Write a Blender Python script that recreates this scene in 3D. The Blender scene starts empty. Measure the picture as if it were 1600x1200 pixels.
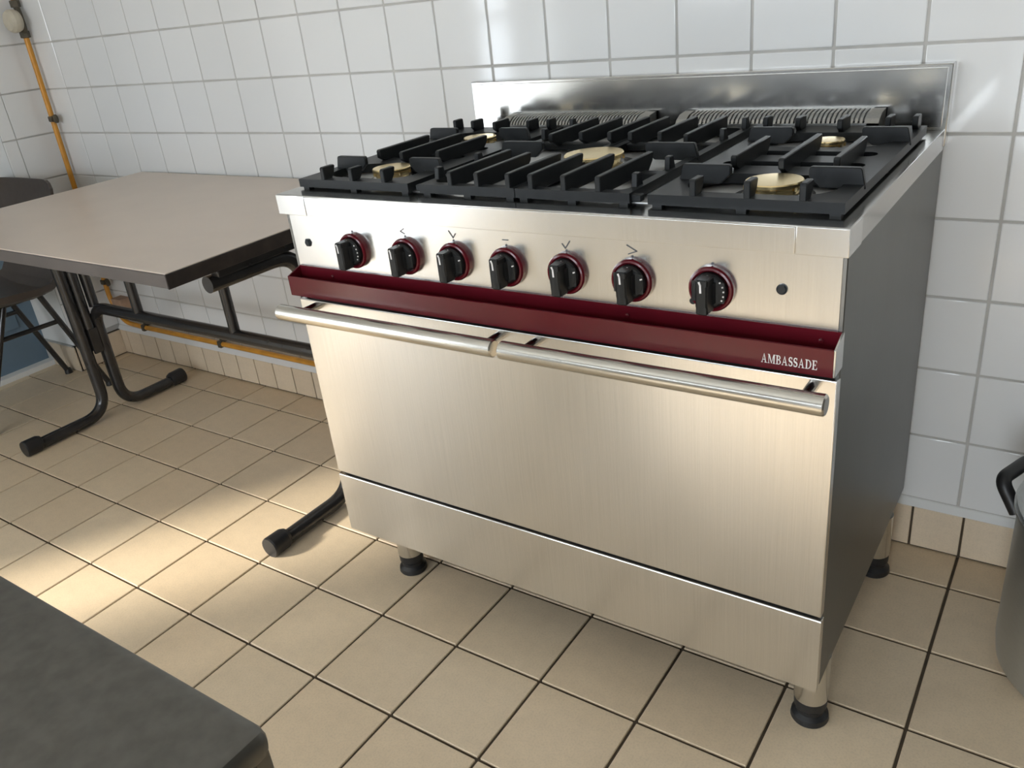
import bpy, bmesh, math, random
from mathutils import Vector, Matrix
random.seed(7)
S = bpy.context.scene
COL = S.collection
U = 0.201                      # one floor tile pitch in metres; everything below is laid out in tile pitches
YW = 2.629                     # the tiled wall behind the range
R = math.radians

def W(x, y, z):                # tile pitches -> metres (wall face at y = 0)
    return Vector((x * U, (y - YW) * U, z * U))

# ------------------------------------------------------------------ camera
rv = Vector((1.9759, 0.5324, -0.4771))
rot = Matrix.Rotation(rv.length, 3, rv.normalized())      # world -> camera (x right, y down, z forward)
cd = bpy.data.cameras.new('camera')
cam = bpy.data.objects.new('camera', cd)
COL.objects.link(cam)
m3 = Matrix((rot[0], -Vector(rot[1]), -Vector(rot[2]))).transposed()
cam.matrix_world = Matrix.Translation(W(7.5838, -5.7066, 5.9147)) @ m3.to_4x4()
cd.sensor_width = 36.0
cd.lens = 36.0 * 1305.5 / 1600.0
cd.clip_start = 0.02
S.camera = cam

# ------------------------------------------------------------------ light and exposure
S.view_settings.view_transform = 'Standard'
S.view_settings.look = 'None'
S.view_settings.gamma = 1.0
S.view_settings.use_curve_mapping = False
S.view_settings.exposure = 0.92
world = bpy.data.worlds.new('sky')
S.world = world
world.use_nodes = True
bg = world.node_tree.nodes['Background']
bg.inputs[0].default_value = (0.84, 0.92, 1.0, 1)
bg.inputs[1].default_value = 6.0
sun_d = bpy.data.lights.new('sun', 'SUN')
sun_d.energy = 6.5
sun_d.color = (1.0, 0.93, 0.81)
sun_d.angle = R(8.0)
sun = bpy.data.objects.new('sun', sun_d)
COL.objects.link(sun)
sun.rotation_mode = 'QUATERNION'
sun.rotation_quaternion = Vector((0.575, 0.80, -0.55)).normalized().to_track_quat('-Z', 'Y')
YF = -16.0                     # wall with the windows, behind the camera
def portal(name, loc, rx, rz, sx, sy):
    d = bpy.data.lights.new(name, 'AREA')
    d.shape = 'RECTANGLE'; d.size = sx * U; d.size_y = sy * U
    d.cycles.is_portal = True
    o = bpy.data.objects.new(name, d); COL.objects.link(o)
    o.location = loc; o.rotation_euler = (rx, 0, rz)
GLZ = (-15.7, -10.7, 0.1, 10.3)                              # glazed double door in the left wall: y0, y1, z0, z1
WIN = (-4.4, 4.4, 4.8, 8.1)                                # window in the wall behind the camera: x0, x1, z0, z1
portal('window_portal', W((WIN[0] + WIN[1]) / 2, YF - 0.2, (WIN[2] + WIN[3]) / 2), R(90), 0, WIN[1] - WIN[0], WIN[3] - WIN[2])
GL2 = (5.4, 9.6, 0.1, 8.6)                                 # unseen glazed door added beside that window to brighten the lower right wall
portal('added_door_portal', W((GL2[0] + GL2[1]) / 2, YF - 0.2, (GL2[2] + GL2[3]) / 2), R(90), 0, GL2[1] - GL2[0], GL2[3] - GL2[2])
portal('door_portal', W(-8.5, (GLZ[0] + GLZ[1]) / 2, (GLZ[2] + GLZ[3]) / 2), R(90), R(-90), GLZ[1] - GLZ[0], GLZ[3] - GLZ[2])

# ------------------------------------------------------------------ materials
def mat(name, col, rough=0.5, metal=0.0, spec=0.5, coat=0.0):
    m = bpy.data.materials.new(name); m.use_nodes = True
    b = m.node_tree.nodes['Principled BSDF']
    b.inputs['Base Color'].default_value = (*col, 1)
    b.inputs['Roughness'].default_value = rough
    b.inputs['Metallic'].default_value = metal
    b.inputs['Specular IOR Level'].default_value = spec
    b.inputs['Coat Weight'].default_value = coat
    return m, m.node_tree.nodes, m.node_tree.links, b

def noise(n, l, scale, detail=3.0, vec=None, stretch=None, space='Object'):
    t = n.new('ShaderNodeTexNoise'); t.inputs['Scale'].default_value = scale; t.inputs['Detail'].default_value = detail
    tc = n.new('ShaderNodeTexCoord'); src = tc.outputs[space]
    if stretch:
        mp = n.new('ShaderNodeMapping'); mp.inputs['Scale'].default_value = stretch
        l.new(src, mp.inputs['Vector']); src = mp.outputs[0]
    l.new(src, t.inputs['Vector'])
    return t

def ramp(n, l, fac, stops):
    r = n.new('ShaderNodeValToRGB')
    while len(r.color_ramp.elements) < len(stops): r.color_ramp.elements.new(0.5)
    for e, (p, c) in zip(r.color_ramp.elements, stops):
        e.position = p; e.color = (*c, 1) if len(c) == 3 else c
    l.new(fac, r.inputs[0]); return r

def bump(n, l, b, fac, strength, dist=0.001):
    bp = n.new('ShaderNodeBump'); bp.inputs['Strength'].default_value = strength; bp.inputs['Distance'].default_value = dist
    l.new(fac, bp.inputs['Height']); l.new(bp.outputs[0], b.inputs['Normal'])

def g(v): return (v, v, v)

def simple(name, col, rough=0.5, metal=0.0, spec=0.5, coat=0.0, var=0.08, scale=40, bmp=0.0):
    m, n, l, b = mat(name, col, rough, metal, spec, coat)
    t = noise(n, l, scale)
    r = ramp(n, l, t.outputs[0], [(0.3, tuple(c * (1 - var) for c in col)), (0.7, tuple(min(1, c * (1 + var)) for c in col))])
    l.new(r.outputs[0], b.inputs['Base Color'])
    if bmp: bump(n, l, b, t.outputs[0], bmp)
    return m

def steel(name, col, rough, stretch, var=0.05, bmp=0.05):
    m, n, l, b = mat(name, col, rough, 1.0)
    t = noise(n, l, 60, 4, stretch=stretch)
    t2 = noise(n, l, 5, 4, stretch=(1, 1, 0.6))
    r = ramp(n, l, t.outputs[0], [(0.3, tuple(c * (1 - var) for c in col)), (0.7, tuple(min(1, c * (1 + var)) for c in col))])
    l.new(r.outputs[0], b.inputs['Base Color'])
    mr = n.new('ShaderNodeMapRange'); mr.inputs[3].default_value = rough * 0.92; mr.inputs[4].default_value = rough * 1.08
    l.new(t2.outputs[0], mr.inputs[0]); l.new(mr.outputs[0], b.inputs['Roughness'])
    if bmp: bump(n, l, b, t.outputs[0], bmp, 0.0002)
    return m

def tile_mat(name, col, rough, var, hue, speck=0.0, spec=0.5):
    m, n, l, b = mat(name, col, rough, 0, spec)
    oi = n.new('ShaderNodeObjectInfo')
    r = ramp(n, l, oi.outputs['Random'], [(0.0, tuple(c * (1 - var) for c in col)), (0.5, tuple(c * (1 - var * 0.3) * (1 - hue * k) for k, c in enumerate(col))), (1.0, tuple(min(1, c * (1 + var)) for c in col))])
    out = r.outputs[0]
    if speck:
        t = noise(n, l, 260, 2); t2 = noise(n, l, 6, 4, space='Generated')
        rr = ramp(n, l, t.outputs[0], [(0.25, g(1 - speck)), (0.55, g(1.0))])
        r2 = ramp(n, l, t2.outputs[0], [(0.3, g(1 - speck * 0.6)), (0.65, g(1.0))])
        for src in (rr, r2):
            mx = n.new('ShaderNodeMix'); mx.data_type = 'RGBA'; mx.blend_type = 'MULTIPLY'; mx.inputs[0].default_value = 1
            l.new(out, mx.inputs[6]); l.new(src.outputs[0], mx.inputs[7]); out = mx.outputs[2]
    l.new(out, b.inputs['Base Color'])
    t3 = noise(n, l, 9, 2, space='Object')
    bump(n, l, b, t3.outputs[0], 0.10, 0.0015)
    return m

M = {}
M['wall_tile'] = tile_mat('glazed_white_tile', (0.80, 0.80, 0.79), 0.09, 0.015, 0.004)
M['grout'] = simple('pale_grey_grout', (0.50, 0.485, 0.455), 0.9, var=0.10, scale=14)
M['floor_tile'] = tile_mat('beige_stoneware_tile', (0.755, 0.61, 0.425), 0.34, 0.05, 0.02, 0.10, 0.4)
M['floor_grout'] = simple('dark_brown_grout', (0.075, 0.055, 0.035), 0.95, var=0.25, scale=25)
M['skirting'] = tile_mat('beige_skirting_tile', (0.75, 0.62, 0.46), 0.32, 0.05, 0.02, 0.08, 0.4)
M['plaster'] = simple('white_plaster', (0.78, 0.775, 0.75), 0.8, var=0.03, scale=8)
M['ceiling'] = simple('white_ceiling_paint', (0.88, 0.87, 0.84), 0.9, var=0.02, scale=5)
M['dim_wall'] = simple('beige_wall_paint', (0.22, 0.21, 0.19), 0.8, var=0.05, scale=6)
M['dark_wall'] = simple('grey_wall_paint', (0.12, 0.115, 0.105), 0.8, var=0.05, scale=6)
M['blue_door'] = simple('blue_grey_door_paint', (0.15, 0.215, 0.275), 0.5, var=0.08, scale=6)
M['frame'] = simple('white_window_frame', (0.75, 0.75, 0.73), 0.4, var=0.02)
M['steel_v'] = steel('brushed_steel_vertical_grain', (0.72, 0.71, 0.69), 0.25, (9, 9, 0.10), 0.04, 0.0)
M['steel_h'] = steel('brushed_steel_horizontal_grain', (0.52, 0.51, 0.485), 0.17, (0.2, 14, 14), 0.06, 0.0)
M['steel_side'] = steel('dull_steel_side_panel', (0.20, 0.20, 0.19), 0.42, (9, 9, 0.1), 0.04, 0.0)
M['steel_tube'] = steel('satin_steel_tube', (0.66, 0.64, 0.59), 0.24, (0.5, 20, 20), 0.04, 0.0)
M['steel_leg'] = steel('satin_steel_leg', (0.66, 0.65, 0.63), 0.22, (20, 20, 1), 0.04, 0.0)
M['bench'] = steel('dull_dark_steel_top', (0.17, 0.165, 0.15), 0.5, (1.5, 1.5, 1.5), 0.12, 0.0)
M['bench_side'] = simple('dark_bench_side', (0.045, 0.042, 0.034), 0.5, var=0.1, scale=10)
M['cast'] = simple('black_enamelled_cast_iron', (0.011, 0.0125, 0.0135), 0.42, spec=0.32, var=0.15, scale=60, bmp=0.15)
M['brass'] = steel('machined_brass', (0.86, 0.68, 0.36), 0.27, (8, 8, 8), 0.06, 0.04)
M['knob'] = simple('black_knob_plastic', (0.011, 0.012, 0.0125), 0.38, spec=0.35, var=0.1, scale=80)
M['burgundy'] = simple('burgundy_enamel', (0.105, 0.007, 0.013), 0.16, spec=0.42, coat=0.0, var=0.05, scale=15)
M['white_print'] = simple('white_print', (0.80, 0.78, 0.77), 0.5, var=0.02)
M['grey_print'] = simple('dark_engraving', (0.10, 0.10, 0.11), 0.4, var=0.05)
M['dark'] = simple('dark_gap_interior', (0.018, 0.018, 0.018), 0.7, var=0.1)
M['rubber'] = simple('black_rubber', (0.014, 0.014, 0.015), 0.42, var=0.15, scale=30)
M['glass_lens'] = simple('dark_indicator_lens', (0.02, 0.025, 0.03), 0.12, var=0.05)
M['laminate'] = simple('warm_grey_laminate', (0.64, 0.535, 0.445), 0.32, spec=0.4, var=0.025, scale=9)
M['edge_band'] = simple('grey_brown_table_edging', (0.085, 0.072, 0.066), 0.36, var=0.18, scale=9)
M['edge_dark'] = simple('worn_dark_chipboard_edge', (0.030, 0.022, 0.018), 0.6, var=0.5, scale=22)
M['tube'] = simple('dark_bronze_tube_paint', (0.022, 0.021, 0.021), 0.22, spec=0.6, var=0.2, scale=25)
M['chair'] = simple('dark_brown_plastic_shell', (0.075, 0.060, 0.050), 0.45, var=0.08, scale=50)
M['chair_rim'] = simple('worn_grey_brown_shell_edge', (0.16, 0.135, 0.115), 0.5, var=0.1, scale=30)
M['gas'] = simple('orange_yellow_gas_paint', (0.60, 0.27, 0.03), 0.4, var=0.16, scale=22)
M['clip'] = simple('brown_metal_clip', (0.10, 0.085, 0.06), 0.45, metal=0.5, var=0.2)
M['cream'] = simple('cream_plastic', (0.52, 0.47, 0.37), 0.5, var=0.06)
M['pinkish'] = simple('pale_terracotta_block', (0.42, 0.27, 0.18), 0.8, var=0.12)
M['alu'] = steel('spun_aluminium', (0.56, 0.58, 0.58), 0.48, (1, 1, 40), 0.06, 0.05)

# ------------------------------------------------------------------ mesh helpers (tile pitches in, metres out)
class MB:
    def __init__(self): self.bm = bmesh.new()
    def box(self, x0, x1, y0, y1, z0, z1, bev=0.0, seg=2):
        b = bmesh.new()
        vs = [b.verts.new((x, y, z)) for x in (x0, x1) for y in (y0, y1) for z in (z0, z1)]
        for f in ((0, 1, 3, 2), (4, 6, 7, 5), (0, 4, 5, 1), (2, 3, 7, 6), (0, 2, 6, 4), (1, 5, 7, 3)):
            b.faces.new([vs[i] for i in f])
        if bev: bmesh.ops.bevel(b, geom=list(b.edges), offset=bev, segments=seg, profile=0.5, affect='EDGES')
        return self.merge(b)
    def merge(self, b):
        me = bpy.data.meshes.new('t'); b.to_mesh(me); b.free(); self.bm.from_mesh(me); bpy.data.meshes.remove(me); return self
    def quad(self, pts):
        self.bm.faces.new([self.bm.verts.new(p) for p in pts]); return self
    def prism(self, poly, axis, a, b, bev=0.0):
        """poly: 2-D points; axis 'x': (y,z), 'y': (x,z), 'z': (x,y); extruded from a to b"""
        f = {'x': lambda p, t: (t, p[0], p[1]), 'y': lambda p, t: (p[0], t, p[1]), 'z': lambda p, t: (p[0], p[1], t)}[axis]
        q = bmesh.new()
        A = [q.verts.new(f(p, a)) for p in poly]; B = [q.verts.new(f(p, b)) for p in poly]
        n = len(poly)
        q.faces.new(A); q.faces.new(B[::-1])
        for i in range(n): q.faces.new((A[i], B[i], B[(i + 1) % n], A[(i + 1) % n]))
        bmesh.ops.recalc_face_normals(q, faces=q.faces)
        if bev: bmesh.ops.bevel(q, geom=list(q.edges), offset=bev, segments=1, profile=0.5, affect='EDGES')
        return self.merge(q)
    def lathe(self, prof, c, axis='z', n=32, flip=False):
        """prof: (radius, height) along the axis through c"""
        q = bmesh.new(); rings = []
        for r, h in prof:
            ring = []
            for k in range(n):
                t = 2 * math.pi * k / n; u, v = r * math.cos(t), r * math.sin(t)
                p = {'z': (c[0] + u, c[1] + v, c[2] + h), 'y': (c[0] + u, c[1] + h, c[2] + v), 'x': (c[0] + h, c[1] + u, c[2] + v)}[axis]
                ring.append(q.verts.new(p))
            rings.append(ring)
        for a, b in zip(rings, rings[1:]):
            for k in range(n): q.faces.new((a[k], a[(k + 1) % n], b[(k + 1) % n], b[k]))
        q.faces.new(rings[0]); q.faces.new(rings[-1])
        bmesh.ops.recalc_face_normals(q, faces=q.faces)
        return self.merge(q)
    def tube(self, pts, r, n=20, cap=True, bend=0.0, seg=7):
        pts = [Vector(p) for p in pts]
        if bend:
            out = [pts[0]]
            for i in range(1, len(pts) - 1):
                p, a, b = pts[i], (pts[i - 1] - pts[i]), (pts[i + 1] - pts[i])
                d = min(bend, a.length * 0.49, b.length * 0.49)
                s, e = p + a.normalized() * d, p + b.normalized() * d
                for k in range(seg + 1):
                    t = k / seg
                    out.append((1 - t) ** 2 * s + 2 * t * (1 - t) * p + t * t * e)
            out.append(pts[-1]); pts = out
        q = bmesh.new(); rings = []
        t0 = (pts[1] - pts[0]).normalized()
        nrm = t0.orthogonal().normalized()
        for i, p in enumerate(pts):
            t = (pts[min(i + 1, len(pts) - 1)] - pts[max(i - 1, 0)]).normalized()
            nrm = (nrm - t * nrm.dot(t)).normalized(); bn = t.cross(nrm)
            rings.append([q.verts.new(p + (nrm * math.cos(2 * math.pi * k / n) + bn * math.sin(2 * math.pi * k / n)) * r) for k in range(n)])
        for a, b in zip(rings, rings[1:]):
            for k in range(n): q.faces.new((a[k], a[(k + 1) % n], b[(k + 1) % n], b[k]))
        if cap: q.faces.new(rings[0]); q.faces.new(rings[-1])
        bmesh.ops.recalc_face_normals(q, faces=q.faces)
        return self.merge(q)
    def mesh(self, name, m, origin=(0, 0, 0), smooth=True):
        me = bpy.data.meshes.new(name)
        for v in self.bm.verts: v.co = (v.co - Vector(origin)) * U
        self.bm.normal_update()
        self.bm.to_mesh(me); self.bm.free()
        me.materials.append(m)
        if smooth:
            me.shade_smooth(); me.set_sharp_from_angle(angle=R(20))
        return me
    def obj(self, name, m, parent=None, origin=None, smooth=True):
        """a child takes its thing's base as origin; a top-level mesh stands in world coordinates at its own origin"""
        if parent is not None:
            base = Vector(parent['base']); o0 = base if origin is None else Vector(origin)
            me = self.mesh(name, m, o0, smooth)
            o = bpy.data.objects.new(name, me); COL.objects.link(o); o.parent = parent
            o.location = (o0 - base) * U
            o['base'] = tuple(o0)
        else:
            o0 = Vector(origin if origin is not None else (0, 0, 0))
            me = self.mesh(name, m, o0, smooth)
            o = bpy.data.objects.new(name, me); COL.objects.link(o)
            o.location = W(*o0); o['base'] = tuple(o0)
        return o

def thing(name, label, cat, base):
    o = bpy.data.objects.new(name, None); COL.objects.link(o)
    o.location = W(*base); o['base'] = tuple(base); o['label'] = label; o['category'] = cat
    o.empty_display_size = 0.05
    return o
def struct(o, kind='structure'):
    o['kind'] = kind; return o
def inst(name, me, parent, at, rz=None, jig=0.0):
    o = bpy.data.objects.new(name, me); COL.objects.link(o); o.parent = parent
    o.location = (Vector(at) - Vector(parent['base'])) * U; o['base'] = tuple(at)
    if jig: o.rotation_euler = tuple(random.uniform(-jig, jig) for _ in range(3))
    return o

# ------------------------------------------------------------------ room shell
XL, XR, ZC = -8.28, 12.5, 13.0
floor = struct(MB().box(-10.4, XR + 0.6, YF - 0.9, YW + 0.6, -0.6, -0.02).obj('floor', M['floor_grout'], smooth=False))
def tile_mesh(name, sx, sy, t, bev, m, axis='z', seg=2):
    b = MB()
    if axis == 'z': b.box(-sx / 2, sx / 2, -sy / 2, sy / 2, -t, 0, bev, seg)
    elif axis == 'y': b.box(-sx / 2, sx / 2, 0, t, -sy / 2, sy / 2, bev, seg)
    elif axis == 'x': b.box(-t, 0, -sx / 2, sx / 2, -sy / 2, sy / 2, bev, seg)
    return b.mesh(name, m)
ft = tile_mesh('floor_tile', 0.972, 0.972, 0.05, 0.006, M['floor_tile'], seg=1)
rest = MB()
for i in range(-10, 13):
    for j in range(-16, 3):
        if i < -9 and j < -3: continue
        if -10 <= i < 9 and j >= -5:
            inst('tile', ft, floor, (i + 0.5, j + 0.5, 0.0), jig=0.0012)
        else:
            rest.box(i + 0.014, i + 0.986, j + 0.014, j + 0.986, -0.05, 0)
struct(rest.obj('tile_field', M['floor_tile'], floor, smooth=False), 'stuff')

wall = struct(MB().box(XL - 0.6, XR, YW - 0.008, YW + 0.6, -0.1, ZC).obj('wall_back', M['grout'], smooth=False))
PX, PZ, GX, GZ = 0.7582, 0.754, 5.4137, 5.1057
wt = tile_mesh('wall_tile', PX - 0.022, PZ - 0.022, 0.04, 0.011, M['wall_tile'], 'y')
wrest = MB()
for i in range(-19, 10):
    x = GX + PX * (i + 0.5)
    x0, x1 = x - PX / 2 + 0.011, x + PX / 2 - 0.011
    if x1 < XL: continue
    for j in range(-6, 11):
        z = GZ + PZ * (j + 0.5)
        if z + PZ / 2 > ZC: continue
        if j < 3 and x1 < 9.2 and i > -18:
            inst('tile', wt, wall, (x, YW - 0.018, z), jig=0.0022)
        else:
            wrest.box(max(x0, XL), min(x1, XR), YW - 0.018, YW + 0.02, z - PZ / 2 + 0.011, z + PZ / 2 - 0.011, 0.008, 1)
struct(wrest.obj('tile_field', M['wall_tile'], wall), 'stuff')

# left wall: a short tiled return by the corner, then the recess with the blue door
YR = 1.63
wl = struct(MB().box(XL - 1.9, XL - 0.02, YR, YW + 0.6, -0.1, ZC).obj('wall_left', M['plaster'], smooth=False))
bk = MB().box(XL - 0.02, XL - 0.005, YR, YW + 0.02, 0.3, ZC).obj('grout_bed', M['grout'], wl, smooth=False)
ws = tile_mesh('return_tile', 0.72, PZ - 0.022, 0.03, 0.010, M['wall_tile'], 'x')
wh = tile_mesh('return_tile_cut', 0.235, PZ - 0.022, 0.03, 0.010, M['wall_tile'], 'x')
for j in range(-6, 10):
    z = GZ + PZ * (j + 0.5) + 0.02
    inst('tile', ws, wl, (XL + 0.012, 2.243, z), jig=0.002)
    inst('tile', wh, wl, (XL + 0.012, 1.752, z), jig=0.002)
wf = struct(MB().box(XL - 1.9, XL, GLZ[1], -3.2, -0.1, ZC).box(XL - 0.9, XL, YF, GLZ[0], -0.1, ZC).box(XL - 0.9, XL, GLZ[0], GLZ[1], GLZ[3], ZC).obj('wall_left', M['plaster'], smooth=False))
dg = MB(); ga, gb, gc, gd = GLZ
for y in (ga, (ga + gb) / 2 - 0.25, gb - 0.25): dg.box(XL - 0.55, XL - 0.25, y, y + 0.25 + (0.25 if y == (ga + gb) / 2 - 0.25 else 0), gc, gd)
dg = struct(dg.box(XL - 0.55, XL - 0.25, ga, gb, -0.05, gc + 0.15).box(XL - 0.55, XL - 0.25, ga, gb, gd - 0.25, gd).obj('door_2', M['frame'], smooth=False))
MB().box(XL - 0.5, XL - 0.3, ga + 0.25, gb - 0.25, 5.0, 5.22).obj('mid_rail', M['frame'], dg, smooth=False)
struct(MB().box(XL - 1.9, XL, -3.2, YR, 11.0, ZC).obj('trim_1', M['plaster'], smooth=False))
door = struct(MB().box(-9.62, -9.42, -3.2, YR, 0.10, 11.0).obj('door_1', M['blue_door'], smooth=False))
MB().box(-9.42, -9.38, -2.6, 1.25, 0.9, 4.4, 0.012).obj('door_panel', M['blue_door'], door)
MB().box(-9.42, -9.38, -2.6, 1.25, 5.2, 10.0, 0.012).obj('door_panel', M['blue_door'], door)
MB().lathe([(0.05, 0), (0.05, 0.25), (0.1, 0.3), (0.1, 0.38)], (-9.42, -2.9, 4.9), 'x', 16).obj('door_handle', M['steel_leg'], door)
struct(MB().box(-9.62, -9.2, -3.2, YR, -0.02, 0.10, 0.01).obj('trim_2', M['plaster'], smooth=False))

# skirting of half tiles, with a strip of pale cement above it
bb = struct(MB().box(XL, XR, YW - 0.055, YW + 0.02, -0.02, 0.515).obj('baseboard_back', M['floor_grout'], smooth=False))
MB().prism([(YW - 0.070, 0.505), (YW - 0.02, 0.575), (YW + 0.01, 0.59), (YW + 0.01, 0.505)], 'x', XL, XR).obj('cement_fillet', M['plaster'], bb, smooth=False)
sk = tile_mesh('skirting_tile', 0.462, 0.485, 0.03, 0.008, M['skirting'], 'y')
x = 6.52 - 0.484 * 31 + 0.242
while x < 10.2:
    if x > XL - 0.1: inst('tile', sk, bb, (x, YW - 0.075, 0.262), jig=0.003)
    x += 0.484
bl = struct(MB().box(XL - 0.02, XL + 0.05, YR - 0.05, YW - 0.07, -0.02, 0.515).obj('baseboard_left', M['floor_grout'], smooth=False))
MB().box(XL - 1.1, XL + 0.05, YR - 0.06, YR, -0.02, 0.515).obj('return_bed', M['grout'], bl, smooth=False)
sk2 = tile_mesh('skirting_tile', 0.462, 0.485, 0.03, 0.008, M['skirting'], 'x')
for y in (1.84, 2.32): inst('tile', sk2, bl, (XL + 0.075, y, 0.262), jig=0.003)
for x in (XL - 0.156, XL - 0.640): inst('tile', sk, bl, (x, YR - 0.08, 0.262), jig=0.003)

# rest of the room, behind and beside the camera
struct(MB().box(XR, XR + 0.6, YF, YW + 0.6, -0.1, ZC).obj('wall_right', M['dark_wall'], smooth=False))
struct(MB().box(XL - 2.2, XR + 0.6, YF - 0.6, YW + 0.6, ZC, ZC + 0.5).obj('ceiling', M['ceiling'], smooth=False))
a, b, c, d_ = WIN
e, f, h, k_ = GL2
struct(MB().box(XL - 2.2, a, YF - 0.6, YF, -0.1, ZC).box(b, e, YF - 0.6, YF, -0.1, ZC).box(f, XR + 0.6, YF - 0.6, YF, -0.1, ZC).box(a, b, YF - 0.6, YF, -0.1, c).box(a, b, YF - 0.6, YF, d_, ZC).box(e, f, YF - 0.6, YF, k_, ZC).obj('wall_front', M['dim_wall'], smooth=False))
d3 = MB().box(e, e + 0.25, YF - 0.4, YF - 0.1, h, k_).box(f - 0.25, f, YF - 0.4, YF - 0.1, h, k_).box(e + 0.25, f - 0.25, YF - 0.4, YF - 0.1, -0.05, h + 0.3).box(e + 0.25, f - 0.25, YF - 0.4, YF - 0.1, k_ - 0.25, k_)
d3 = struct(d3.obj('added_door_3', M['frame'], smooth=False))  # frame of the added glazed opening, there to let in low front light
MB().box(e + 0.25, f - 0.25, YF - 0.36, YF - 0.14, 4.6, 4.8).obj('mid_rail', M['frame'], d3, smooth=False)
wn = struct(MB().box(a, a + 0.25, YF - 0.4, YF - 0.1, c, d_).box(b - 0.25, b, YF - 0.4, YF - 0.1, c, d_).box(a + 0.25, b - 0.25, YF - 0.4, YF - 0.1, c, c + 0.25).box(a + 0.25, b - 0.25, YF - 0.4, YF - 0.1, d_ - 0.25, d_).obj('window_1', M['frame'], smooth=False))
for xm in (a + (b - a) / 3, a + 2 * (b - a) / 3): MB().box(xm - 0.12, xm + 0.12, YF - 0.38, YF - 0.12, c + 0.25, d_ - 0.25).obj('mullion', M['frame'], wn, smooth=False)

# ------------------------------------------------------------------ gas range
X0, X1, YS, ZT = 1.38, 6.42, -0.65, 4.42          # left, right, front and top of the range
rg = thing('gas_range', 'wide stainless steel gas range with burgundy rail and black pan supports', 'stove', ((X0 + X1) / 2, 0.9, 0))
YB = 2.56
M['tray'] = steel('dull_pressed_steel_tray', (0.50, 0.50, 0.49), 0.42, (4, 4, 4), 0.05, 0.0)
M['louvre'] = steel('grey_louvre_steel', (0.40, 0.40, 0.385), 0.38, (4, 4, 4), 0.05, 0.0)
# carcass: dark front recess, side panels, back
MB().box(X0 + 0.05, X1 - 0.05, YS + 0.10, YB - 0.02, 0.78, 4.2).obj('carcass', M['dark'], rg, smooth=False)
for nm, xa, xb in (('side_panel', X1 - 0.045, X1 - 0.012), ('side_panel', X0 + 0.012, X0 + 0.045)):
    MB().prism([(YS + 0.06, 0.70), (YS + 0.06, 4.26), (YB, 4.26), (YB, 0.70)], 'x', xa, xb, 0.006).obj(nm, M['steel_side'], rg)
MB().box(X0 + 0.02, X1 - 0.02, YS + 0.06, YB, 0.68, 0.72).obj('base_pan', M['dark'], rg, smooth=False)
# worktop with its deep rim
rim = MB().box(X0, X1, YS, 2.47, 4.242, ZT, 0.006).obj('worktop', M['steel_h'], rg)
MB().box(X0 - 0.004, 1.74, YS - 0.006, YS + 0.3, 4.238, ZT - 0.004, 0.004).obj('corner_cover', M['steel_v'], rim)
MB().box(6.106, X1 + 0.004, YS - 0.006, YS + 0.3, 4.238, ZT - 0.004, 0.004).obj('corner_cover', M['steel_v'], rim)
MB().box(1.745, 6.101, YS - 0.005, YS + 0.05, 4.240, ZT - 0.012, 0.003).obj('front_fascia', M['steel_v'], rim)
# backsplash: a folded box against the wall
sp = MB().box(X0 + 0.01, X1 + 0.01, 2.475, YW - 0.022, ZT - 0.15, 4.955, 0.008).obj('backsplash', M['steel_h'], rg)
MB().box(X0 + 0.05, X1 - 0.03, 2.462, 2.476, ZT + 0.012, 4.925, 0.004).obj('face_sheet', M['steel_h'], sp)
# control panel
pn = MB().box(X0 + 0.03, X1 - 0.03, YS + 0.065, YS + 0.12, 3.69, 4.245, 0.006).obj('control_panel', M['steel_v'], rg)
YP = YS + 0.065
MB().lathe([(0.036, 0.01), (0.036, -0.010), (0.026, -0.018)], (6.012, YP, 3.976), 'y', 20).obj('indicator_lamp', M['glass_lens'], pn)
MB().lathe([(0.040, 0.01), (0.040, -0.012), (0.026, -0.022)], (1.606, YP, 3.962), 'y', 6).obj('indicator_lamp', M['glass_lens'], pn)
MB().lathe([(0.024, 0.01), (0.024, -0.008)], (5.401, YP, 3.826), 'y', 14).obj('thermostat_hole', M['dark'], pn)
MB().lathe([(0.022, 0.005), (0.022, -0.004)], (5.95, YS + 0.065, 3.72), 'y', 12)
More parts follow.
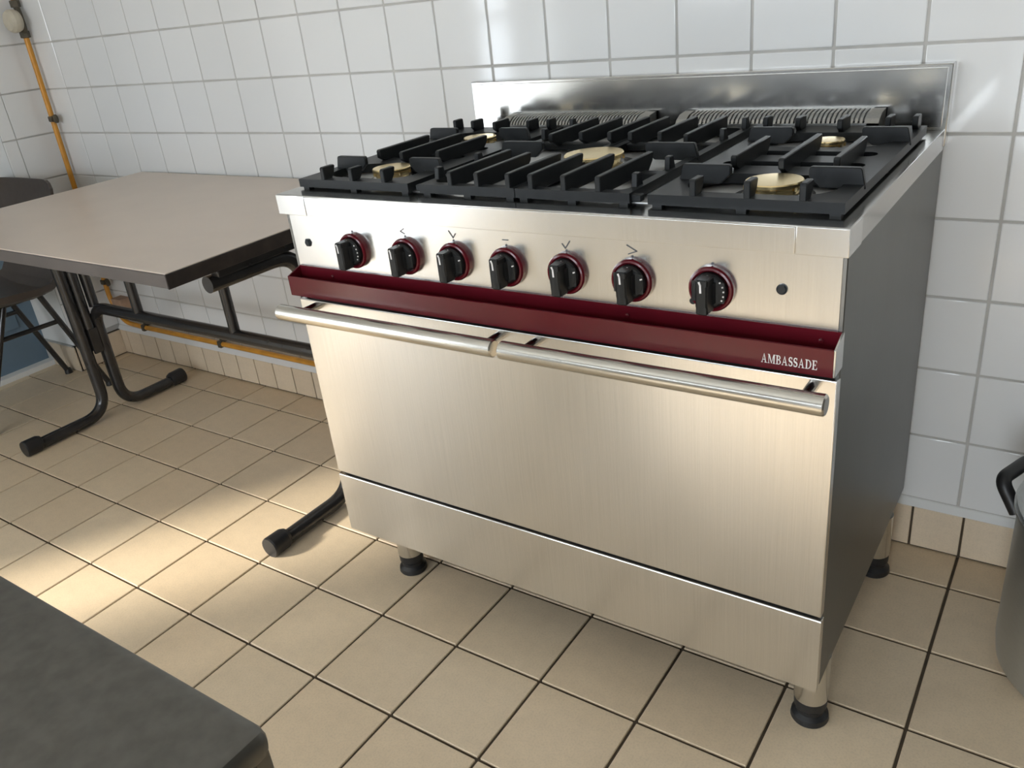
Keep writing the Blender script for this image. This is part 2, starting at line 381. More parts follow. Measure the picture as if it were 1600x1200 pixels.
# knobs
ZK = 3.937
def strokes(b, pts, w, y):
    for (p, q) in zip(pts, pts[1:]):
        p, q = Vector(p), Vector(q); d = (q - p).normalized(); nn = Vector((-d.y, d.x)) * w / 2; d = d * w * 0.4
        a_, b_, c_, e_ = p - d + nn, q + d + nn, q + d - nn, p - d - nn
        b.prism([tuple(a_), tuple(b_), tuple(c_), tuple(e_)], 'y', y - 0.003, y + 0.002)
KX = [2.205, 2.825, 3.345, 3.865, 4.409, 4.951, 5.543]
ref = None
for k, kx in enumerate(KX):
    at = (kx, YP, ZK)
    if ref is None:
        bez = MB().lathe([(0.158, 0.0), (0.160, -0.035), (0.152, -0.052), (0.140, -0.056), (0.128, -0.046), (0.126, -0.02)], at, 'y', 40).mesh('bezel', M['burgundy'], at)
        dial = MB().lathe([(0.124, -0.01), (0.124, -0.072), (0.116, -0.086), (0.108, -0.092), (0.095, -0.094)], at, 'y', 40).mesh('dial', M['knob'], at)
        gp = MB()
        gp.prism([(-0.115, -0.088), (-0.060, -0.096), (-0.046, -0.125), (-0.042, -0.196), (-0.030, -0.206), (0.030, -0.206), (0.042, -0.196), (0.046, -0.125), (0.060, -0.096), (0.115, -0.088)], 'z', -0.072, 0.072)
        gp.prism([(-0.046, -0.09), (-0.042, -0.196), (-0.030, -0.206), (0.030, -0.206), (0.042, -0.196), (0.046, -0.09)], 'z', -0.128, 0.118, 0.010)
        for v in gp.bm.verts: v.co = v.co + Vector(at)
        grip = gp.mesh('grip', M['knob'], at)
        pm = MB(); strokes(pm, [(-0.012, 0.103), (-0.004, 0.085), (-0.002, 0.035)], 0.013, -0.207)
        for v in pm.bm.verts: v.co = v.co + Vector(at)
        pt = pm.mesh('pointer_line', M['white_print'], at)
        ref = (bez, dial, grip, pt)
    kn = inst('control_knob', ref[2], rg, at)
    inst('bezel', ref[0], kn, at); inst('dial', ref[1], kn, at); inst('pointer_line', ref[3], kn, at)
    tk = MB()
    ang = [90, 20] if 0 < k < 6 else [90, 40, 22, 5, -12, -28]
    for a in ang:
        ca, sa = math.cos(R(a)), math.sin(R(a))
        strokes(tk, [(kx + 0.110 * ca, ZK + 0.110 * sa), (kx + 0.1125 * ca, ZK + 0.1125 * sa)] if len(ang) > 2 else [(kx + 0.104 * ca, ZK + 0.104 * sa), (kx + 0.115 * ca, ZK + 0.115 * sa)], 0.010, YP - 0.091)
    struct(tk.obj('dial_marks', M['white_print'], kn), 'stuff')
# small engraved marks above the five middle knobs
ym, zm = YP - 0.001, 4.145
mk = {1: [(2.822, zm + 0.026), (2.780, zm + 0.002), (2.822, zm - 0.018)], 2: [(3.305, zm + 0.040), (3.345, zm - 0.016), (3.372, zm + 0.020)],
      3: [(3.835, zm + 0.004), (3.885, zm + 0.004)], 4: [(4.375, zm + 0.012), (4.400, zm - 0.022), (4.440, zm + 0.035)], 5: [(4.910, zm + 0.042), (4.985, zm + 0.002), (4.920, zm - 0.022)]}
for k, pts in mk.items():
    q = MB(); strokes(q, pts, 0.007, ym); q.obj('burner_mark', M['grey_print'], pn)
for kx in KX:
    MB().lathe([(0.010, 0.004), (0.010, -0.003)], (kx, YP, ZK + 0.170), 'y', 8).obj('index_dot', M['grey_print'], pn)

# burgundy rail: an open channel in front of the panel
XA, XB, TF, TB = 1.435, 6.405, -0.765, YS + 0.062
pr = [(TB, 3.735), (TB, 3.490), (TF, 3.488), (TF, 3.672), (TF + 0.010, 3.676), (TF + 0.016, 3.668), (TF + 0.016, 3.506), (TB - 0.016, 3.506), (TB - 0.016, 3.735)]
tr = MB().prism(pr, 'x', XA, XB).obj('drip_rail', M['burgundy'], rg)
for xa, xb in ((XA - 0.012, XA + 0.004), (XB - 0.004, XB + 0.012)):
    MB().prism([(TB, 3.49), (TF, 3.488), (TF, 3.674), (TB, 3.735)], 'x', xa, xb, 0.002).obj('end_cap', M['steel_v'] if xa > 3 else M['burgundy'], tr)
for sx in (1.86, 4.9, 6.28):
    MB().lathe([(0.018, 0.0), (0.018, -0.008), (0.008, -0.014)], (sx, TB - 0.016, 3.66), 'y', 12).obj('screw', M['burgundy'], tr)

# serif lettering on the rail
def arc(cx, cy, rx, ry, a0, a1, n=10): return [(cx + rx * math.cos(R(a0 + (a1 - a0) * k / n)), cy + ry * math.sin(R(a0 + (a1 - a0) * k / n))) for k in range(n + 1)]
TK, TN = 0.17, 0.07
def ribbon(outer, inner): return [[outer[i], outer[i + 1], inner[i + 1], inner[i]] for i in range(len(outer) - 1)]
def rect(x0, x1, y0, y1): return [(x0, y0), (x1, y0), (x1, y1), (x0, y1)]
def letter(c):
    if c == 'A':
        return 0.88, [[(0.08, 0), (0.08 + TN, 0), (0.44, 0.92), (0.41, 1.0)], [(0.60, 0), (0.60 + TK, 0), (0.45, 1.0), (0.39, 1.0)], rect(0.20, 0.66, 0.30, 0.30 + TN), rect(0.0, 0.25, 0, 0.05), rect(0.50, 0.88, 0, 0.05)]
    if c == 'M':
        return 1.08, [rect(0.10, 0.10 + TN, 0, 1), [(0.10, 1), (0.26, 1), (0.56, 0.12), (0.50, 0)], [(0.50, 0), (0.56, 0.0), (0.90, 1), (0.82, 1)], rect(0.82, 0.82 + TK, 0, 1), rect(0, 0.27, 0, 0.05), rect(0.72, 1.08, 0, 0.05), rect(0.0, 0.2, 0.95, 1.0), rect(0.86, 1.08, 0.95, 1.0)]
    if c == 'E':
        return 0.70, [rect(0.10, 0.10 + TK, 0, 1), rect(0, 0.64, 0.94, 1), rect(0, 0.68, 0, 0.06), rect(0.2, 0.50, 0.48, 0.54), [(0.58, 0.94), (0.64, 0.94), (0.64, 0.76), (0.61, 0.76)], [(0.60, 0.06), (0.68, 0.06), (0.70, 0.26), (0.66, 0.26)], [(0.45, 0.40), (0.50, 0.40), (0.50, 0.62), (0.45, 0.62)]]
    if c == 'D':
        return 0.86, [rect(0.10, 0.10 + TK, 0, 1), rect(0, 0.34, 0.94, 1), rect(0, 0.34, 0, 0.06)] + ribbon(arc(0.32, 0.5, 0.52, 0.5, -90, 90, 12), arc(0.32, 0.5, 0.36, 0.44, -90, 90, 12))
    if c == 'B':
        return 0.74, [rect(0.10, 0.10 + TK, 0, 1), rect(0, 0.36, 0.94, 1), rect(0, 0.38, 0, 0.06), rect(0.2, 0.38, 0.49, 0.55)] + ribbon(arc(0.34, 0.75, 0.31, 0.25, -90, 90), arc(0.34, 0.75, 0.17, 0.19, -90, 90)) + ribbon(arc(0.36, 0.27, 0.36, 0.27, -90, 90), arc(0.36, 0.27, 0.20, 0.21, -90, 90))
    if c == 'S':
        up = arc(0.30, 0.73, 0.21, 0.22, 35, 240, 12); lo = arc(0.30, 0.27, 0.22, 0.23, 75, -150, 14)
        pts = up + lo; out = []
        for i in range(len(pts) - 1):
            p, q = Vector(pts[i]), Vector(pts[i + 1])
            t = abs(i - len(pts) * 0.46) / (len(pts) * 0.46); w = 0.10 - 0.065 * min(1, t)
            d = (q - p)
            if d.length < 1e-6: continue
            nn = Vector((-d.y, d.x)).normalized() * w
            e = d.normalized() * 0.012
            out.append([tuple(p - e + nn), tuple(q + e + nn), tuple(q + e - nn), tuple(p - e - nn)])
        return 0.60, out + [rect(0.45, 0.52, 0.74, 0.97), rect(0.06, 0.13, 0.03, 0.28)]
word = 'AMBASSADE'
gap = 0.10; tot = sum(letter(c)[0] for c in word) + gap * (len(word) - 1)
tx0, tx1, tz, th = 5.948, 6.306, 3.528, 0.064
sc = (tx1 - tx0) / tot; cx = tx0
lt = MB()
for c in word:
    w_, polys = letter(c)
    for i, pl in enumerate(polys):
        lt.prism([(cx + a * sc, tz + b * th) for a, b in pl], 'y', TF - 0.0022 - 0.00005 * i, TF + 0.001)
    cx += (w_ + gap) * sc
lt.obj('lettering', M['white_print'], tr, smooth=False)

# oven door with two bar handles, plinth below
dr = MB().box(X0 + 0.004, X1 - 0.010, YS, YS + 0.085, 1.455, 3.41, 0.010).obj('oven_door', M['steel_v'], rg)
YH = -0.935
for xa, xb in ((1.42, 3.895), (3.955, X1)):
    MB().lathe([(0.062, 0.0), (0.073, 0.010), (0.073, xb - xa - 0.010), (0.062, xb - xa)], (xa, YH, 3.378), 'x', 28).obj('door_handle', M['steel_tube'], dr)
for px in (1.60, 3.745, 4.105, 6.255):
    MB().lathe([(0.040, 0.0), (0.040, YH - YS)], (px, YS, 3.352), 'y', 16).obj('handle_post', M['steel_leg'], dr)
MB().prism([(YS, 0.71), (YS, 1.415), (YS + 0.010, 1.422), (YS + 0.07, 1.422), (YS + 0.07, 0.71)], 'x', X0 + 0.006, X1 - 0.004, 0.004).obj('plinth_panel', M['steel_v'], rg)
# legs
for lx, ly in ((1.79, -0.22), (6.275, -0.23), (6.29, 1.98), (1.79, 1.98)):
    lg = MB().lathe([(0.138, 0.24), (0.140, 0.25), (0.140, 0.72)], (lx, ly, 0), 'z', 28).obj('leg', M['steel_leg'], rg)
    MB().lathe([(0.150, 0.0), (0.158, 0.015), (0.152, 0.06), (0.118, 0.09), (0.118, 0.125), (0.134, 0.15), (0.137, 0.24)], (lx, ly, 0), 'z', 28).obj('foot', M['rubber'], lg)

# flue covers in front of the backsplash
for xa, xb in ((1.97, 3.74), (4.06, 5.94)):
    ya, yb = 2.17, 2.455
    fl = MB().box(xa, xb, ya, ya + 0.012, ZT, 4.525).box(xa, xb, yb - 0.03, yb, ZT, 4.612)
    prof = [(ya, ZT), (ya, 4.525), (ya + 0.03, 4.560), (ya + 0.11, 4.598), (yb - 0.03, 4.612), (yb, 4.612), (yb, ZT)]
    for ca, cb in ((xa - 0.0, xa + 0.10), (xb - 0.10, xb)): fl.prism(prof, 'x', ca, cb)
    fc = fl.obj('flue_cover', M['louvre'], rg)
    sl = MB(); n = 42; pt_ = (xb - xa - 0.20) / n
    for k in range(n):
        u = xa + 0.10 + pt_ * (k + 0.5)
        sl.prism([(ya + 0.002, 4.520), (ya + 0.03, 4.560), (ya + 0.11, 4.598), (yb - 0.03, 4.612), (yb - 0.03, 4.602), (ya + 0.12, 4.588), (ya + 0.04, 4.550), (ya + 0.012, 4.516)], 'x', u, u + pt_ * 0.60)
    struct(sl.obj('louvre_slats', M['louvre'], fc, smooth=False), 'stuff')
    MB().box(xa + 0.02, xb - 0.02, ya + 0.014, yb - 0.032, ZT, 4.50).obj('flue_interior', M['dark'], fc, smooth=False)

# pan supports: four cast plates
ZG, ZF = 4.512, 4.622                                  # plate top, finger top
def stadium(cx, cy, hx, hy, r, n):
    pts = []
    for (sx, sy, a0) in ((1, 1, 0), (-1, 1, 90), (-1, -1, 180), (1, -1, 270)):
        for k in range(n + 1):
            a = R(a0 + 90 * k / n); pts.append((cx + sx * (hx - r) + r * math.cos(a), cy + sy * (hy - r) + r * math.sin(a)))
    return pts
def band(b, x0, x1, y0, y1, hole, za, zb, n=6):
    """a rectangle of plate with one rounded hole"""
    cx, cy, hx, hy, r = hole
    H = stadium(cx, cy, hx, hy, r, n); O = []
    for (sx, sy, a0) in ((1, 1, 0), (-1, 1, 90), (-1, -1, 180), (1, -1, 270)):
        X, Y = (x1 if sx > 0 else x0), (y1 if sy > 0 else y0)
        for k in range(n + 1):
            t = k / n; ix, iy = cx + sx * (hx - r), cy + sy * (hy - r)
            if a0 in (0, 180): O.append((X, iy + (Y - iy) * min(1, 2 * t)) if t <= 0.5 else (X + (ix - X) * (2 * t - 1), Y))
            else: O.append((ix + (X - ix) * min(1, 2 * t), Y) if t <= 0.5 else (X, Y + (iy - Y) * (2 * t - 1)))
    q = bmesh.new(); N = len(H)
    L = [[q.verts.new((p[0], p[1], z)) for p in P] for P, z in ((H, za), (H, zb), (O, zb), (O, za))]
    for a_, b_ in ((0, 1), (1, 2), (2, 3), (3, 0)):
        for i in range(N):
            j = (i + 1) % N
            q.faces.new((L[a_][i], L[a_][j], L[b_][j], L[b_][i]))
    bmesh.ops.remove_doubles(q, verts=q.verts, dist=1e-5)
    bmesh.ops.recalc_face_normals(q, faces=q.faces)
    b.merge(q)
def finger_y(b, x, ya, yb, zb_, zt, t=0.046, hang_a=False, hang_b=True):
    e = 0.012
    poly = [(ya, zb_ if not hang_a else zt - 0.075), (ya, zt - e), (ya + e, zt), (yb - e, zt), (yb, zt - e)]
    L = yb - ya
    if hang_b: poly += [(yb - 0.02, zt - 0.07), (yb - min(0.10, L * 0.5), zb_)]
    else: poly += [(yb, zb_)]
    if hang_a: poly += [(ya + min(0.12, L * 0.4), zb_)]
    b.prism(poly, 'x', x - t / 2, x + t / 2, 0.006)
def finger_x(b, y, xa, xb, zb_, zt, t=0.046, end_left=True):
    e = 0.012
    if end_left: poly = [(xa, zt - 0.07), (xa, zt - e), (xa + e, zt), (xb - e, zt), (xb, zt - e), (xb + 0.03, zb_), (xa + 0.08, zb_)]
    else: poly = [(xa - 0.03, zb_), (xa, zt - e), (xa + e, zt), (xb - e, zt), (xb, zt - e), (xb, zt - 0.07), (xb - 0.08, zb_)]
    b.prism(poly, 'y', y - t / 2, y + t / 2, 0.006)
def feet(b, x0, x1, y0, y1):
    for x in (x0 + 0.06, (x0 + x1) / 2, x1 - 0.06):
        for y in (y0 + 0.05, (y0 + y1) / 2, y1 - 0.05): b.box(x - 0.035, x + 0.035, y - 0.03, y + 0.03, ZT - 0.002, ZG - 0.05)
GY0, GY1 = -0.43, 2.13
def double_plate(x0, x1, fx, hx0, hx1):
    b = MB(); za = ZG - 0.072
    cx, hx = (hx0 + hx1) / 2, (hx1 - hx0) / 2
    rows = [(GY0, 0.40, -0.02, 0.28, 0.26), (0.40, 0.76, 0.60, 0.075, 0.07), (0.76, 1.15, 0.98, 0.080, 0.075), (1.15, GY1, 1.52, 0.30, 0.28)]
    for ya, yb, cy, hy, r in rows: band(b, x0, x1, ya, yb, (cx, cy, hx, hy, r), za, ZG)
    for f in fx:
        finger_y(b, f, GY0 + 0.005, -0.27, ZG - 0.03, ZF)
        finger_y(b, f, 0.34 if f != fx[1] else 0.27, 1.12 if f != fx[1] else 1.22, ZG - 0.03, ZF, hang_a=True)
        finger_y(b, f, 1.88 if f != fx[1] else 1.80, GY1 - 0.06, ZG - 0.03, ZF, hang_a=True, hang_b=False)
    for y in (0.06, 1.48):
        finger_x(b, y, x0 + 0.06, x0 + 0.42, ZG - 0.03, ZF, end_left=False)
        finger_x(b, y, x1 - 0.36, x1 - 0.02, ZG - 0.03, ZF)
    for f in (x0 + 0.03, x1 - 0.06): finger_y(b, f, GY1 - 0.20, GY1 - 0.06, ZG - 0.03, ZF, hang_a=True, hang_b=False)
    feet(b, x0, x1, GY0, GY1)
    return b
def half_plate(x0, x1, fx, outer):
    b = MB(); za = ZG - 0.072
    band(b, x0, x1, GY0, GY1, ((x0 + x1) / 2, (GY0 + GY1) / 2, (x1 - x0) / 2 - 0.075, (GY1 - GY0) / 2 - 0.09, 0.08), za, ZG)
    for y in (0.26, 1.36): b.box(x0 + 0.05, x1 - 0.05, y - 0.05, y + 0.05, za, ZG - 0.006, 0.008, 1)
    for i, f in enumerate(fx):
        d = 0.10 if (i == 0) == (outer < 0) and i in (0, 2) else 0.0
        d = 0.10 if (outer < 0 and i == 0) or (outer > 0 and i == 2) else 0.0
        finger_y(b, f, GY0 + 0.005, 0.37 + d, ZG - 0.03, ZF)
        finger_y(b, f, 1.25 - d, GY1 - 0.06, ZG - 0.03, ZF, hang_a=True, hang_b=False)
    if outer < 0: finger_x(b, 0.81, x0 + 0.02, x0 + 0.46, ZG - 0.03, ZF, end_left=False)
    else: finger_x(b, 0.81, x1 - 0.46, x1 - 0.02, ZG - 0.03, ZF)
    xe = x0 + 0.045 if outer < 0 else x1 - 0.055
    for y in (-0.20, 0.37, 1.50, 2.05): b.prism([(y - 0.045, ZG - 0.02), (y - 0.03, ZF - 0.015), (y + 0.03, ZF - 0.015), (y + 0.07, ZG - 0.02)], 'x', xe - 0.024, xe + 0.024, 0.006)
    xo = x0 - 0.065 if outer < 0 else x1 + 0.075
    b.box(min(xo, xe), max(xo, xe), GY0 + 0.03, GY0 + 0.09, ZG - 0.066, ZG - 0.015, 0.006, 1)
    feet(b, x0, x1, GY0, GY1)
    return b
double_plate(1.475, 2.80, (1.79, 2.14, 2.52), 1.62, 2.62).obj('pan_support', M['cast'], rg)
half_plate(2.925, 3.880, (3.25, 3.52, 3.82), -1).obj('pan_support', M['cast'], rg)
half_plate(3.888, 4.865, (4.03, 4.32, 4.61), 1).obj('pan_support', M['cast'], rg)
double_plate(5.005, 6.33, (5.335, 5.71, 6.07), 5.16, 6.20).obj('pan_support', M['cast'], rg)
# pressed drip tray and burners
MB().box(X0 + 0.12, X1 - 0.12, YS + 0.31, 2.08, ZT - 0.01, ZT + 0.010, 0.008).obj('drip_tray', M['tray'], rg)
for bx, by, r in ((2.20, 0.055, 0.178), (2.17, 1.49, 0.172), (3.915, 0.78, 0.262), (5.745, 0.02, 0.198), (5.725, 1.42, 0.128)):
    bn = MB().lathe([(r * 1.5, 0.0), (r * 1.5, 0.008), (r * 1.15, 0.014), (r * 1.0, 0.030)], (bx, by, ZT), 'z', 36).obj('burner', M['steel_leg'], rg)
    MB().lathe([(r * 0.86, 0.028), (r * 0.92, 0.066), (r * 0.92, 0.078)], (bx, by, ZT), 'z', 36).obj('flame_ring', M['brass'], bn)
    cp = MB().lathe([(r * 0.95, 0.080), (r, 0.086), (r, 0.106), (r * 0.97, 0.114), (r * 0.5, 0.117)], (bx, by, ZT), 'z', 48)
    cp.obj('burner_cap', M['brass'], bn)
    nt = MB()
    for k in range(8):
        a = R(45 * k + 20)
        p = Vector((bx + r * 0.99 * math.cos(a), by + r * 0.99 * math.sin(a), 0))
        nt.box(p.x - 0.008, p.x + 0.008, p.y - 0.008, p.y + 0.008, ZT + 0.055, ZT + 0.084)
    struct(nt.obj('cap_lugs', M['brass'], bn), 'stuff')

# ------------------------------------------------------------------ canteen table
tb = thing('canteen_table', 'grey-beige laminate canteen table on dark tubular legs, left of the range', 'table', (-2.8, 0.7, 0))
TX0, TX1, TY0, TY1, TZ = -5.83, 0.205, -1.245, 2.555, 3.73
top = MB().box(TX0 + 0.02, TX1 - 0.02, TY0 + 0.02, TY1 - 0.02, TZ - 0.14, TZ, 0.006, 1).obj('tabletop', M['laminate'], tb)
MB().box(TX0, TX1, TY0 - 0.004, TY0 + 0.02, TZ - 0.147, TZ - 0.010, 0.004, 1).obj('edge_band', M['edge_band'], top)
MB().box(TX0, TX1, TY1 - 0.02, TY1, TZ - 0.147, TZ - 0.010, 0.004, 1).obj('edge_band', M['edge_band'], top)
MB().box(TX0, TX0 + 0.02, TY0, TY1, TZ - 0.147, TZ - 0.010, 0.004, 1).obj('edge_band', M['edge_band'], top)
MB().box(TX1 - 0.02, TX1 + 0.002, TY0 + 0.006, TY1, TZ - 0.160, TZ - 0.008, 0.004, 1).obj('edge_band', M['edge_dark'], top)['label'] = 'chipped dark bare edge'
TR = 0.094
for fx, lab in ((-5.72, 0), (0.06, 1)):
    ty = 0.60
    MB().tube([(fx - 0.08, -0.66, TZ - 0.33), (fx - 0.04, ty, TZ - 0.33), (fx, ty, TR + 0.01), (fx, -0.74, TR + 0.01)], TR, bend=0.42, seg=9).obj('leg', M['tube'], tb)
    MB().tube([(fx + 0.01, 2.0, TZ - 0.34), (fx + 0.01, 0.76, TZ - 0.34), (fx + 0.01, 0.76, 1.2)], TR * 0.9, bend=0.40, seg=8).obj('upper_brace', M['tube'], tb)
    for q, y in ((0, -0.74), (1, 2.02)):
        MB().lathe([(TR + 0.03, -0.11), (TR + 0.038, -0.09), (TR + 0.034, 0.12), (TR + 0.012, 0.17)] if q == 0 else [(TR + 0.012, -0.17), (TR + 0.034, -0.12), (TR + 0.038, 0.09), (TR + 0.03, 0.11)], (fx, y, TR + 0.036), 'y', 20).obj('foot_cap', M['rubber'], tb)
    MB().tube([(fx + 0.02, 0.955, 1.9), (fx + 0.02, 0.955, TZ - 0.15)], TR * 0.85).obj('upright', M['tube'], tb)
    MB().box(fx + 0.05, fx + 0.10, 0.68, 0.84, 1.15, 1.58, 0.012).obj('weld_plate', M['tube'], tb)
    MB().box(fx - 0.07, fx + 0.07, -0.60, 2.1, TZ - 0.265, TZ - 0.14, 0.02).obj('under_rail', M['tube'], tb)
xl, xr = -5.72, 0.06
for fx, s in ((xl, 1), (xr, -1)):
    MB().tube([(fx, 2.02, TR + 0.01), (fx, 0.92, TR + 0.01), (fx, 0.92, 1.9), (-2.83, 0.92, 1.9)], TR, bend=0.40, seg=9).obj('rear_leg', M['tube'], tb)
for sx in (-4.37, -2.06, -0.9):
    if sx > -1: continue
    MB().tube([(sx, 0.92, 1.93), (sx, 0.92, TZ - 0.14)], 0.075).obj('strut', M['tube'], tb)
MB().tube([(xl, 0.92, TZ - 0.24), (xr, 0.92, TZ - 0.24)], 0.075).obj('top_rail', M['tube'], tb)

# ------------------------------------------------------------------ moulded chair behind the table
ch = thing('moulded_chair', 'dark brown moulded plastic chair with thin black legs behind table end', 'chair', (-7.45, 0.6, 0))
def shell(x0, x1, pts, t):
    """a curved sheet lofted along (y, z, inset) points, dished across its width"""
    q = bmesh.new(); n = 12; rows = []
    for side in (0, 1):
        R_ = []
        for i, (y, z, ins) in enumerate(pts):
            a, b_ = pts[max(0, i - 1)], pts[min(len(pts) - 1, i + 1)]
            d = Vector((b_[0] - a[0], b_[1] - a[1])).normalized(); nn = Vector((-d.y, d.x))
            row = []
            for k in range(n + 1):
                u = k / n; e = abs(2 * u - 1)
                dish = 0.16 * e ** 3
                yy, zz = y + nn.x * (dish - side * t), z + nn.y * (dish - side * t)
                row.append(q.verts.new((x0 + ins + (x1 - x0 - 2 * ins) * u, yy, zz)))
            R_.append(row)
        rows.append(R_)
    m_ = len(pts)
    for side in (0, 1):
        for i in range(m_ - 1):
            for k in range(n): q.faces.new((rows[side][i][k], rows[side][i][k + 1], rows[side][i + 1][k + 1], rows[side][i + 1][k]))
    for i in range(m_ - 1):
        for k in (0, n): q.faces.new((rows[0][i][k], rows[0][i + 1][k], rows[1][i + 1][k], rows[1][i][k]))
    for i in (0, m_ - 1):
        for k in range(n): q.faces.new((rows[0][i][k], rows[0][i][k + 1], rows[1][i][k + 1], rows[1][i][k]))
    bmesh.ops.recalc_face_normals(q, faces=q.faces)
    return q
seatpts = [(-0.72, 2.05, 0.18), (-0.66, 2.13, 0.06), (-0.4, 2.16, 0.0), (0.1, 2.12, 0.0), (0.55, 2.08, 0.02), (0.85, 2.10, 0.05), (1.02, 2.20, 0.10), (1.12, 2.40, 0.16)]
MB().merge(shell(-8.45, -6.50, seatpts, 0.11)).obj('seat', M['chair'], ch)
backpts = [(1.13, 2.42, 0.17), (1.20, 2.75, 0.08), (1.27, 3.1, 0.02), (1.34, 3.5, 0.0), (1.385, 3.70, 0.02), (1.40, 3.79, 0.07), (1.407, 3.83, 0.14)]
MB().merge(shell(-8.40, -6.38, backpts, 0.05)).obj('backrest', M['chair'], ch)
for s, x in ((-1, -8.42), (1, -7.0)):
    MB().tube([(x, 0.74, 2.03), (x - 0.02, 1.42, 0.04)], 0.05, 20).obj('leg', M['tube'], ch)
    MB().tube([(x, 0.15, 2.03), (x - 0.02, -0.75, 0.04)], 0.05, 20).obj('leg', M['tube'], ch)
    MB().tube([(x, -0.10, 1.5), (x - 0.01, 0.93, 1.47)], 0.04, 20).obj('stretcher', M['tube'], ch)
    MB().tube([(x, -0.35, 2.03), (x, 0.85, 2.03)], 0.045, 20).obj('seat_rail', M['tube'], ch)
    for y in (1.425, -0.755): MB().lathe([(0.07, 0), (0.07, 0.05), (0.055, 0.10)], (x - 0.02, y, 0), 'z', 12).obj('foot_cap', M['rubber'], ch)

# ------------------------------------------------------------------ gas pipe on the wall
gp = thing('gas_pipe', 'thin orange gas pipe down the tiled corner and along the skirting', 'pipe', (-8.02, 2.5, 0.72))
GYp = YW - 0.135
MB().tube([(-8.03, GYp, 12.9), (-8.03, GYp, 6.48)], 0.045, 20).obj('riser', M['gas'], gp)
MB().tube([(-8.02, GYp, 6.02), (-8.04, GYp, 3.4), (-8.08, GYp, 1.15), (-7.80, GYp, 0.74), (-7.2, GYp, 0.72), (1.0, GYp, 0.72)], 0.045, 20, bend=0.2).obj('pipe', M['gas'], gp)
mt = MB().tube([(-8.03, GYp, 6.50), (-7.98, GYp - 0.01, 6.38), (-7.97, GYp - 0.01, 6.12), (-8.02, GYp, 6.0)], 0.05, 20, bend=0.1).obj('regulator_body', M['clip'], gp)
for z in (6.50, 6.02): MB().lathe([(0.05, -0.06), (0.08, -0.05), (0.08, 0.05), (0.05, 0.06)], (-8.025, GYp, z), 'z', 6).obj('union_nut', M['clip'], mt)
MB().lathe([(0.02, 0.02), (0.16, 0.0), (0.185, -0.06), (0.185, -0.13), (0.15, -0.18), (0.06, -0.20)], (-7.98, GYp - 0.06, 6.24), 'y', 24).obj('regulator_cap', M['cream'], mt)['label'] = 'cream domed cap'
for (cx_, cz, hz) in ((-8.02, 4.62, 0), (-8.08, 1.55, 0), (-4.84, 0.72, 1), (-7.15, 0.72, 1), (-1.2, 0.72, 1)):
    c = MB()
    if hz: c.box(cx_ - 0.05, cx_ + 0.05, GYp - 0.06, GYp + 0.06, cz - 0.065, cz + 0.065, 0.02).box(cx_ - 0.03, cx_ + 0.10, GYp - 0.0, YW - 0.01, cz + 0.04, cz + 0.10, 0.01)
    else:
        c.box(cx_ - 0.06, cx_ + 0.06, GYp - 0.06, GYp + 0.06, cz - 0.05, cz + 0.05, 0.02)
        c.lathe([(0.03, -0.02), (0.075, 0.0), (0.075, 0.03), (0.03, 0.05)], (cx_ + 0.11, GYp - 0.02, cz), 'y', 16)
    c.obj('pipe_clip', M['clip'], gp)
MB().box(-7.88, -7.56, GYp - 0.10, YW - 0.01, 0.90, 1.26, 0.02).obj('mounting_block', M['pinkish'], gp)

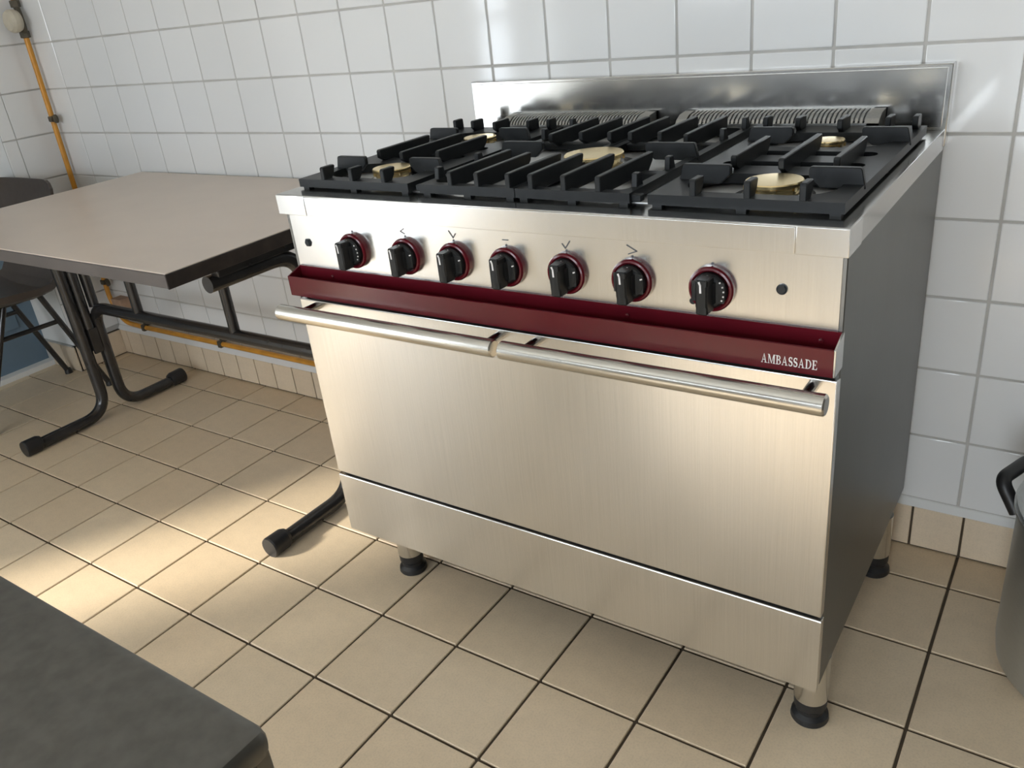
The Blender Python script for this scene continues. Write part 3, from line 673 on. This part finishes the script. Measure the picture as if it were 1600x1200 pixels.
# ------------------------------------------------------------------ steel bench in the foreground
BX1, BY1, BZ = 6.17, -4.92, 4.40
bn = thing('steel_workbench', 'dull grey steel workbench corner in the foreground', 'table', (3.0, -7.2, 0))
MB().box(1.2, BX1, -9.4, BY1, BZ - 0.10, BZ, 0.040, 4).obj('worktop', M['bench'], bn)
MB().box(1.3, BX1 - 0.012, BY1 - 0.06, BY1 - 0.012, BZ - 0.35, BZ - 0.06, 0.006, 1).obj('back_apron', M['bench'], bn)
MB().box(BX1 - 0.05, BX1 - 0.004, -9.3, BY1 - 0.06, BZ - 0.75, BZ - 0.06, 0.006, 1).obj('side_apron', M['bench_side'], bn)
MB().box(1.3, 1.35, -9.3, BY1 - 0.06, BZ - 0.35, BZ - 0.06, 0.006, 1).obj('side_apron', M['bench_side'], bn)
for x in (1.5, BX1 - 0.25):
    for y in (-9.1, BY1 - 0.25):
        MB().box(x - 0.1, x + 0.1, y - 0.1, y + 0.1, 0.0, BZ - 0.08, 0.01, 1).obj('leg', M['bench'], bn)

# ------------------------------------------------------------------ stock pot at the right
PCX, PCY, PR, PH = 8.40, 1.33, 0.93, 1.62
pt = thing('stock_pot', 'tall dull aluminium stock pot with black handles on the floor', 'pot', (PCX, PCY, 0))
MB().lathe([(PR - 0.22, 0.0), (PR - 0.10, 0.025), (PR - 0.02, 0.12), (PR, 0.28), (PR, PH - 0.03), (PR + 0.035, PH - 0.01), (PR + 0.035, PH + 0.02), (PR - 0.03, PH + 0.02)], (PCX, PCY, 0), 'z', 64).obj('body', M['alu'], pt)
ld = MB().lathe([(PR + 0.01, PH + 0.022), (PR + 0.02, PH + 0.06), (PR - 0.05, PH + 0.075), (PR - 0.10, PH + 0.05), (PR - 0.14, PH + 0.07), (0.45, PH + 0.15), (0.1, PH + 0.17)], (PCX, PCY, 0), 'z', 64).obj('lid', M['alu'], pt)
MB().tube([(PCX - 0.2, PCY, PH + 0.16), (PCX - 0.16, PCY, PH + 0.36), (PCX + 0.16, PCY, PH + 0.36), (PCX + 0.2, PCY, PH + 0.16)], 0.05, 20, bend=0.1).obj('lid_knob', M['rubber'], ld)
for az in (158, -22):
    ca, sa = math.cos(R(az)), math.sin(R(az)); P = lambda r, t, z: (PCX + r * ca - t * sa, PCY + r * sa + t * ca, z)
    MB().tube([P(PR - 0.02, -0.24, 1.40), P(PR + 0.15, -0.24, 1.66), P(PR + 0.15, 0.24, 1.66), P(PR - 0.02, 0.24, 1.40)], 0.06, 20, bend=0.10).obj('handle', M['rubber'], pt)
